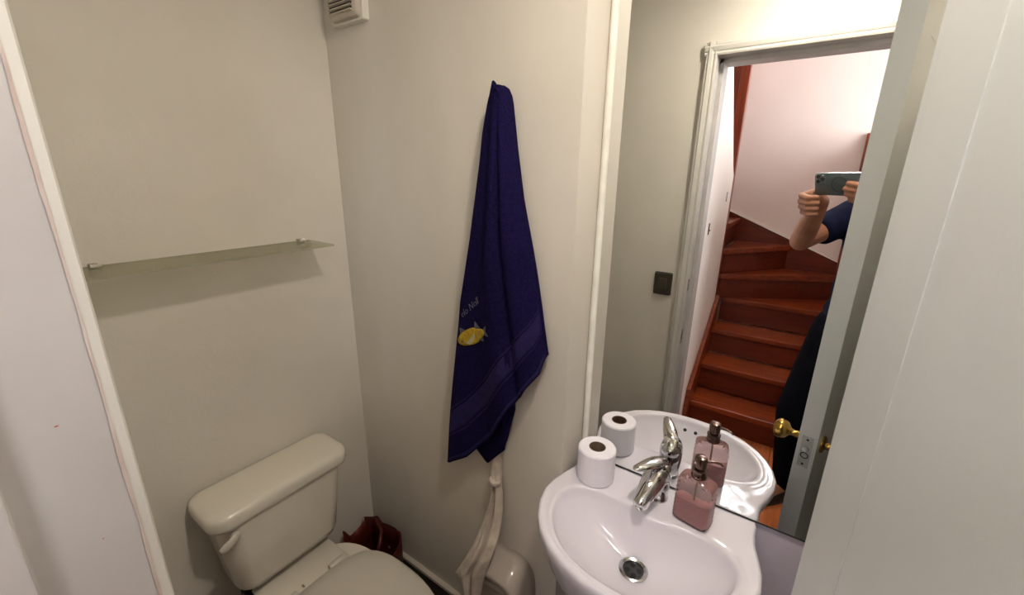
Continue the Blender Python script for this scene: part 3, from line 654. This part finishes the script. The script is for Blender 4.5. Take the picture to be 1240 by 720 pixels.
for a, b in ((VX0 + .04, (VX0 + VX1) / 2 - .015), ((VX0 + VX1) / 2 + .015, VX1 - .04)):
    box('pane', CLEAR, a, HY1 - .042, VZ0 + .04, b, HY1 - .038, VZ1 - .04, w2)
struct(box('ceiling_hall', CEIL, HX0 - .1, HY1 - .1, ZH, HX1 + .1, YH, ZH + .1))
struct(box('wall_hall_left', HALLW, HX0 - .1, HY1, 0, HX0, YH, ZH))
struct(MB().box(HX0 - .1, YH - .0, ZC, HX1 + .1, YD, ZH).box(XR + .1, YH, 0, HX1 + .1, YD, ZC).box(HX0 - .1, YH, 0, XL, YD, ZC).build('wall_hall_front', HALLW))
WY0, WY1, WZ0, WZ1 = -1.62, -.72, 1.45, 2.55
struct(MB().box(HX1, HY1, 0, HX1 + .1, WY0, ZH).box(HX1, WY1, 0, HX1 + .1, YH, ZH).box(HX1, WY0, 0, HX1 + .1, WY1, WZ0).box(HX1, WY0, WZ1, HX1 + .1, WY1, ZH).build('wall_hall_right', HALLW))
wn = bpy.data.objects.new('window_1', None); C.objects.link(wn); struct(wn, 'white painted casement window lighting the stairs')
for nm, a in (('window_frame', (WY0, WZ0, WY0 + .04, WZ1)), ('window_frame', (WY1 - .04, WZ0, WY1, WZ1)), ('window_frame', (WY0 + .04, WZ0, WY1 - .04, WZ0 + .04)), ('window_frame', (WY0 + .04, WZ1 - .04, WY1 - .04, WZ1)), ('mullion', ((WY0 + WY1) / 2 - .015, WZ0 + .04, (WY0 + WY1) / 2 + .015, WZ1 - .04))):
    box(nm, WPAINT, HX1 + .02, a[0], a[1], HX1 + .06, a[2], a[3], wn)
for a, b in ((WY0 + .04, (WY0 + WY1) / 2 - .015), ((WY0 + WY1) / 2 + .015, WY1 - .04)):
    box('pane', CLEAR, HX1 + .038, a, WZ0 + .04, HX1 + .042, b, WZ1 - .04, wn)
# half-height wall along the open side of the stairs, capped in wood, with end post
struct(box('wall_stair', HALLW, .265, HY1, 0, .325, -.86, 1.80))
tag(box('wooden_post', WOODV, .222, HY1 + .002, .80, .264, HY1 + .042, 1.84, bevel=.004), 'reddish wooden post in the corner of the stair wall', 'post')

# staircase with winders
sc = thing('staircase', 'reddish varnished wooden staircase with winding upper steps', 'staircase', (0, 0, 0))
SX0, SX1 = -.43, .262
nos = [(-.79, .165), (-1.01, .345), (-1.24, .525), (-1.46, .705)]
TT = .034
for i, (y, z) in enumerate(nos):
    yb = nos[i + 1][0] - .006 if i < 3 else HY1 + .002
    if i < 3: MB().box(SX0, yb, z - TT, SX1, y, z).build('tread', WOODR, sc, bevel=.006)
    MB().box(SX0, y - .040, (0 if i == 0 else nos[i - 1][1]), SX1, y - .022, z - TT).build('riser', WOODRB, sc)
PV = (-.452, -1.385)
Eend = (SX1, -1.845); Fend = (-.045, HY1 + .002); Gend = (-.44, HY1 + .002)
def polyslab(pts, z0, z1): return prism(pts, 'z', z0, z1)
polyslab([(SX0, -1.46), (SX1, -1.46), (SX1, HY1 + .002), (PV[0], HY1 + .002), (SX0, PV[1] - .075)], nos[3][1] - TT, nos[3][1]).build('tread', WOODR, sc, bevel=.006)
def winder(a, b, z, pts, zr):
    polyslab(pts, z - .04, z).build('tread', WOODR, sc, bevel=.006)
    ax, ay = a; bx, by = b; d = Vector((bx - ax, by - ay)).normalized(); n_ = Vector((-d.y, d.x))
    if n_.y < 0: n_ = -n_
    if abs(d.x) < .2: n_ = Vector((1, 0))
    o1 = -.022; o2 = -.04
    q = [(ax + n_.x * o1, ay + n_.y * o1), (bx + n_.x * o1, by + n_.y * o1), (bx + n_.x * o2, by + n_.y * o2), (ax + n_.x * o2, ay + n_.y * o2)]
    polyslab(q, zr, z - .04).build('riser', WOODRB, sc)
winder((-.447, -1.405), Eend, .885, [(-.447, -1.405), Eend, (SX1, HY1 + .002), (PV[0], HY1 + .002), (PV[0], -1.405)], .705)
winder((PV[0], -1.375), Fend, 1.065, [(PV[0], -1.375), Fend, (PV[0], HY1 + .002)], .885)
winder((PV[0], -1.40), Gend, 1.245, [(PV[0] + .006, -1.40), Gend, (-1.10, HY1 + .002), (-1.10, -1.40)], 1.065)
polyslab([(-.66, -1.40), (-.66, HY1 + .002), (-1.10, HY1 + .002), (-1.10, -1.40)], 1.385, 1.425).build('tread', WOODR, sc, bevel=.006)
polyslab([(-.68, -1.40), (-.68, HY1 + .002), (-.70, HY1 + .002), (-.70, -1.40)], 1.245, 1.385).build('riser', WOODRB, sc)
prism([(-.735, 0), (-.735, .145), (-.76, .25), (-1.375, .735), (-1.375, .45), (-.90, 0)], 'x', -.455, SX0).build('stringer', WOODR, sc, bevel=.003)
# wall string along the far wall, following the winders
prism([(-.64, 1.335), (-.505, 1.285), (.262, .955), (.262, .70), (-.05, .88), (-.455, 1.06), (-.64, 1.2)], 'y', HY1 + .0015, HY1 + .022).build('wall_string', WOODRB, sc)
prism([(-.64, 1.345), (-.505, 1.295), (.262, .965), (.262, .954), (-.505, 1.284), (-.64, 1.334)], 'y', HY1 + .0005, HY1 + .025).build('string_bead', CUPB, sc)
MB().box(-.505, -1.415, 0, -.455, -1.362, ZH - .02).build('newel_post', WOODV, sc, bevel=.004)
for i in range(6):
    x1 = -.506 - i * .075
    MB().box(x1 - .072, -1.405, 1.46, x1, -1.385, ZH - .02).build('board', WOODV, sc, bevel=.004)
    MB().box(x1 - .003, -1.398, 1.46, x1 + .003, -1.376, ZH - .02).build('cover_strip', mat('light_red_wood', (.42, .12, .04), .3), sc, bevel=.001)
# white panelled front of the cupboard under the upper flight
cp = thing('stair_cupboard', 'white panelled cupboard front with sloping top beside the stairs', 'cupboard', (0, 0, 0))
prism([(YH - .016, 0), (YH - .016, 2.80), (-1.26 + 1.14, 2.80), (-1.275, 1.625), (-1.36, 1.56), (-1.36, 0)], 'x', -.485, -.457).build('front_panel', CUPB, cp, bevel=.002)
def moulding(p, r=.006):
    MB().tube([(-.457, a, b) for a, b in p], r, 8, flat=1).build('moulding', CUPB, cp, smooth=50)
def ribbon(p, w_, t_):
    for i in range(len(p) - 1):
        a = Vector(p[i]); b = Vector(p[i + 1]); d = (b - a).normalized(); n_ = Vector((-d.y, d.x)) * w_ / 2
        q = [a - d * w_ * .5 + n_, b + d * w_ * .5 + n_, b + d * w_ * .5 - n_, a - d * w_ * .5 - n_]
        prism([(v.x, v.y) for v in q], 'x', -.4575, -.457 + t_).build('moulding', CUPB, cp, bevel=.002)
ribbon([(-.62, .25), (-.62, 2.08), (-.40, 2.28), (-.13, 2.28)], .018, .008)
ribbon([(-.585, .25), (-.585, 2.04), (-.385, 2.22), (-.13, 2.22)], .006, .005)
kh = MB().box(-.458, -.76, 1.235, -.4545, -.735, 1.30).build('lock_plate', BLACKP, cp, bevel=.001)
MB().lathe([(.004, 0), (.004, .006), (.002, .007)], (-.4545, -.748, 1.26), (1, 0, 0), 10).build('key_pin', BRASS, kh)
for z in (.5, 1.40):
    MB().box(-.458, -1.20, z, -.453, -1.185, z + .06).build('hinge', STEEL, cp, bevel=.001)

# ------------------------------------------------------------------ phone held in front of the person
pm = Matrix.Identity(4)
UPV = -DOWN
for i in range(3): pm[i][0] = RIGHT[i]; pm[i][1] = UPV[i]; pm[i][2] = FWD[i]
pm.translation = Vector((0, 0, CAMZ)) - FWD * .003
phn = thing('smartphone', 'slate grey smartphone with three lenses held up in both hands', 'phone'); phn.matrix_world = pm
def slab(cx, cy, hx, hy, r, z0, z1, ch=.0008):
    return MB().loft([rrect(cx, cy, hx - ch, hy - ch, r, z0), rrect(cx, cy, hx, hy, r, z0 + ch), rrect(cx, cy, hx, hy, r, z1 - ch), rrect(cx, cy, hx - ch, hy - ch, r, z1)])
PCX, PCY = .066, -.0275
slab(PCX, PCY, .0805, .0390, .011, -.0105, -.0030).build('rim', PHONEF, phn, smooth=40)
slab(PCX, PCY, .0795, .0380, .010, -.0032, -.0022, .0003).build('back_glass', PHONEB, phn, smooth=40)
slab(PCX, PCY, .0785, .0370, .010, -.0110, -.0103, .0003).build('screen', LENS, phn, smooth=40)
isl = slab(.0075, -.0085, .0175, .0175, .006, -.0022, -.0012, .0003).build('camera_island', mat('island_glass', (.10, .125, .13), .3), phn, smooth=40)
for lx, ly in ((0, 0), (0, -.0170), (.0155, -.0085)):
    l = MB().lathe([(.0072, -.0012), (.0075, -.0004), (.0070, .0002), (.0058, .0002), (.0056, -.0003), (.0, -.0004)], (lx, ly, 0), (0, 0, 1), 28).build('lens', LENS, isl, smooth=40)
    MB().lathe([(.0076, -.0012), (.0078, -.0004), (.0072, .0000), (.0072, -.0012)], (lx, ly, 0), (0, 0, 1), 28, False, False).build('lens_ring', PHONEF, l, smooth=40)
MB().lathe([(.0028, -.0012), (.0028, -.0006), (.001, -.0005)], (.0155, .004, 0), (0, 0, 1), 16).build('flash', WHITEE, isl, smooth=40)
MB().lathe([(.0265, -.0022), (.0265, -.0016), (.0235, -.0016), (.0235, -.0022)], (.070, PCY, 0), (0, 0, 1), 48, False, False).build('magnetic_ring', PHONED, phn, smooth=30)

# ------------------------------------------------------------------ the person holding the phone
pe = thing('person', 'person in navy t-shirt and dark trousers holding up a phone in the doorway', 'person', (0, 0, 0))
def P(a, b, c):     # phone frame -> world
    return Vector((0, 0, CAMZ)) + RIGHT * a + UPV * b + FWD * c
def limb(mb, pts, rad, n=16):
    for i in range(len(pts) - 1):
        a, b = Vector(pts[i]), Vector(pts[i + 1]); k = 6
        mb.tube([a.lerp(b, t / k) for t in range(k + 1)], [rad[i] + (rad[i + 1] - rad[i]) * t / k for t in range(k + 1)], n)
    for p, r in zip(pts, rad): mb.ball(p, r, n=n, k=10)
SHL, ELL, WRL = Vector((.150, -.445, 1.405)), Vector((-.012, -.245, 1.305)), P(-.042, -.115, -.075)
SHR, ELR, WRR = Vector((.44, -.235, 1.405)), Vector((.315, -.235, 1.225)), Vector((.168, -.080, 1.435))
HEAD = Vector((.275, -.285, 1.615)); NECK = Vector((.30, -.33, 1.47)); CH = Vector((.295, -.34, 1.27)); WA = Vector((.285, -.355, 1.08)); PV3 = Vector((.275, -.36, .94))
FW = Vector((-.57, .82, 0)).normalized(); LT = Vector((.82, .57, 0)).normalized(); FR = Matrix((LT, FW, Vector((0, 0, 1)))).transposed()
HIL, KNL, ANL = PV3 - LT * .095 + Vector((0, 0, -.03)), Vector((.105, -.33, .50)), Vector((.135, -.40, .09))
HIR, KNR, ANR = PV3 + LT * .095 + Vector((0, 0, -.03)), Vector((.37, -.25, .50)), Vector((.37, -.30, .09))
bd = MB()
# head
bd.ball(HEAD + Vector((0, 0, .02)), .074, .092, .098, 24, 16, FR); bd.ball(HEAD + FW * .022 + Vector((0, 0, -.045)), .058, .066, .068, 20, 12, FR)
bd.ball(HEAD + FW * .062 + Vector((0, 0, -.092)), .024, .022, .02, 14, 8, FR)
bd.tube([HEAD + FW * .088 + Vector((0, 0, .018)), HEAD + FW * .100 + Vector((0, 0, -.008)), HEAD + FW * .108 + Vector((0, 0, -.022)), HEAD + FW * .092 + Vector((0, 0, -.034))], [.008, .010, .014, .010], 12)
bd.ball(HEAD + FW * .080 + Vector((0, 0, .032)), .05, .015, .011, 16, 8, FR)
for s_ in (-1, 1): bd.ball(HEAD + LT * s_ * .031 + FW * .0715 + Vector((0, 0, .021)), .016, .0135, .0085, 14, 8, FR); bd.ball(HEAD + LT * s_ * .031 + FW * .070 + Vector((0, 0, .001)), .016, .0135, .007, 14, 8, FR)
for s, dz in ((1, -.057), (1, -.067)): bd.ball(HEAD + FW * .083 + Vector((0, 0, dz)), .024, .010, .006, 14, 8, FR)
for s in (-1, 1): bd.ball(HEAD + LT * s * .077 + FW * -.005 + Vector((0, 0, -.005)), .010, .019, .030, 12, 8, FR)
limb(bd, [HEAD + FW * -.012 + Vector((0, 0, -.06)), NECK], [.055, .06])
bd.ball(CH + Vector((0, 0, .05)), .165, .098, .17, 24, 14, FR); bd.ball(WA, .145, .10, .16, 24, 12, FR); bd.ball(PV3, .155, .105, .13, 24, 12, FR)
limb(bd, [SHL, NECK + Vector((0, 0, -.05)), SHR], [.058, .065, .058])
limb(bd, [SHL, SHL.lerp(ELL, .5), ELL, ELL.lerp(WRL, .3), WRL], [.052, .046, .040, .041, .027])
limb(bd, [SHR, SHR.lerp(ELR, .5), ELR, ELR.lerp(WRR, .3), WRR], [.052, .046, .040, .041, .027])
for hi, kn, an in ((HIL, KNL, ANL), (HIR, KNR, ANR)):
    limb(bd, [hi, hi.lerp(kn, .5), kn, kn.lerp(an, .35), an], [.085, .074, .055, .055, .038])
    limb(bd, [an + Vector((0, 0, -.03)), an + FW * .12 + Vector((0, 0, -.05))], [.036, .028])
def hand(side):
    fr = .0104
    if side < 0:      # the hand at the lens end of the phone: palm behind, fingers curled round the lower corner
        pc = P(-.036, -.092, -.045)
        limb(bd, [WRL, pc], [.027, .030])
        bd.ball(P(-.038, -.098, -.040), .019, .044, .038, 16, 10, Matrix((RIGHT, UPV, FWD)).transposed())
        for i in range(4):
            b = -.066 - .0205 * i; sh = [0, -.004, -.003, .004][i]; le = [1, 1.06, 1.0, .84][i]
            limb(bd, [P(-.040 + sh, b, -.030), P(-.056 + sh, b - .001, .004), P(-.056 + .034 * le + sh, b - .003, .019), P(-.056 + .062 * le + sh, b - .004, .010)], [fr + .0012, fr + .0006, fr, fr - .0014], 12)
        limb(bd, [P(-.030, -.085, -.052), P(-.022, -.058, -.040), P(-.004, -.036, -.026), P(.014, -.026, -.0205)], [.015, .012, .0105, .009], 12)
    else:             # the other hand: fingers over the back glass from below and the far end
        bd.ball(P(.148, -.085, -.050), .036, .040, .017, 16, 10, Matrix((RIGHT, UPV, FWD)).transposed())
        limb(bd, [WRR, P(.150, -.092, -.052)], [.027, .030])
        for i in range(4):
            b = -.020 - .0180 * i; le = [.9, 1.05, 1.0, .8][i]
            limb(bd, [P(.160, b - .030, -.040), P(.168, b - .012, -.004), P(.168 - .034 * le, b - .003, .011), P(.168 - .066 * le, b + .001, .0078)], [fr + .0012, fr + .0006, fr, fr - .0012], 12)
        limb(bd, [P(.135, -.085, -.055), P(.122, -.060, -.042), P(.108, -.036, -.028), P(.096, -.022, -.021)], [.015, .012, .0105, .009], 12)
hand(-1); hand(1)
bo = bd.build('body', SKIN, pe, smooth=180)
def remesh(o, vox, it):
    r = o.modifiers.new('fuse', 'REMESH'); r.mode = 'VOXEL'; r.voxel_size = vox; r.use_smooth_shade = True
    if it: s_ = o.modifiers.new('relax', 'SMOOTH'); s_.factor = .5; s_.iterations = it
remesh(bo, .0034, 3)
hr = MB()
hr.ball(HEAD + FW * -.012 + Vector((0, 0, .038)), .082, .096, .092, 24, 14, FR); hr.ball(HEAD + FW * -.05 + Vector((0, 0, -.01)), .072, .05, .07, 20, 12, FR)
ho = hr.build('hair', HAIR, pe); remesh(ho, .005, 2); _t = bpy.data.textures.new('hair_noise', 'CLOUDS'); _t.noise_scale = .02; _d = ho.modifiers.new('tufts', 'DISPLACE'); _d.texture = _t; _d.strength = .012; _d.mid_level = .4
for s in (-1, 1):
    e = MB().ball(HEAD + LT * s * .031 + FW * .0715 + Vector((0, 0, .012)), .0115, n=16, k=10).build('eye', WHITEE, pe, smooth=80)
    MB().ball(HEAD + LT * s * .031 + FW * .0790 + Vector((0, 0, .012)), .0055, .0055, .0055, 12, 8).build('iris', BLACKP, e, smooth=80)
sh = MB()
sh.ball(CH + Vector((0, 0, .04)), .182, .118, .175, 24, 14, FR); sh.ball(WA + Vector((0, 0, .02)), .168, .122, .17, 24, 12, FR); sh.ball(PV3 + Vector((0, 0, .06)), .172, .122, .10, 24, 12, FR)
limb(sh, [SHL, NECK + Vector((0, 0, -.065)), SHR], [.070, .075, .070])
for a, b in ((SHL, ELL), (SHR, ELR)):
    e = a.lerp(b, .66)
    sh.tube([a.lerp(e, t / 6) for t in range(7)], [.068 - .006 * t / 6 for t in range(7)], 20); sh.ball(a, .068)
so = sh.build('t_shirt', SHIRT, pe); remesh(so, .007, 25)
tr_ = MB()
tr_.ball(PV3 + Vector((0, 0, .0)), .172, .122, .12, 24, 12, FR)
for hi, kn, an in ((HIL, KNL, ANL), (HIR, KNR, ANR)):
    limb(tr_, [hi, hi.lerp(kn, .5), kn], [.102, .094, .080]); 
    e = an + Vector((0, 0, -.02)); tr_.tube([kn.lerp(e, t / 6) for t in range(7)], [.080 - .016 * t / 6 for t in range(7)], 18)
to_ = tr_.build('trousers', TROUS, pe); remesh(to_, .008, 3)
for an in (ANL, ANR):
    g = MB(); f0 = Vector((an.x, an.y, 0)); rings = []
    for z, k in ((.0, .96), (.012, 1.0), (.03, .98), (.055, .8), (.075, .55)):
        r = []
        for j in range(28):
            t = 2 * PI * j / 28; c, s_ = math.cos(t), math.sin(t)
            r.append(f0 + FW * (.06 * (1 if z < .05 else .3) + (.145 if z < .05 else .08) * c * k) + LT * (.046 * s_ * k) + Vector((0, 0, z)))
        rings.append(r)
    g.loft(rings).build('shoe', SHOE, pe, smooth=60)

# ------------------------------------------------------------------ tree outside the landing window
gt = thing('garden_tree', 'leafy garden tree growing outside the landing window', 'tree', (-.9, -4.6, 0))
TRK = mat('tree_bark', (.06, .045, .03), .9); LEAF = mat('tree_leaf', (.05, .10, .02), .6)
MB().tube([(0, 0, 0), (.05, 0, 1.2), (0, .05, 2.4), (.1, 0, 3.4), (.2, 0, 4.6)], [.12, .10, .085, .06, .02], 10).build('trunk', TRK, gt, smooth=60)
lf = MB()
for b in range(16):
    z0 = random.uniform(2.2, 4.2); a = random.uniform(0, 2 * PI); L = random.uniform(.6, 1.4)
    p0 = Vector((.05, 0, z0)); p1 = p0 + Vector((math.cos(a) * L, math.sin(a) * L, L * random.uniform(.2, .8)))
    MB().tube([p0, p0.lerp(p1, .5) + Vector((0, 0, .05)), p1], [.03, .018, .006], 6).build('branch', TRK, gt, smooth=60)
    for q in range(40):
        c = p0.lerp(p1, random.uniform(.35, 1.05)) + Vector([random.gauss(0, .13) for _ in range(3)])
        u = Vector([random.gauss(0, 1) for _ in range(3)]).normalized() * .05; v = u.cross(Vector([random.gauss(0, 1) for _ in range(3)])).normalized() * .025
        lf.add([c - u, c - v * .9, c + u, c + v * .9], [(0, 1, 2, 3)])
fo = lf.build('foliage', LEAF, gt); fo['kind'] = 'stuff'
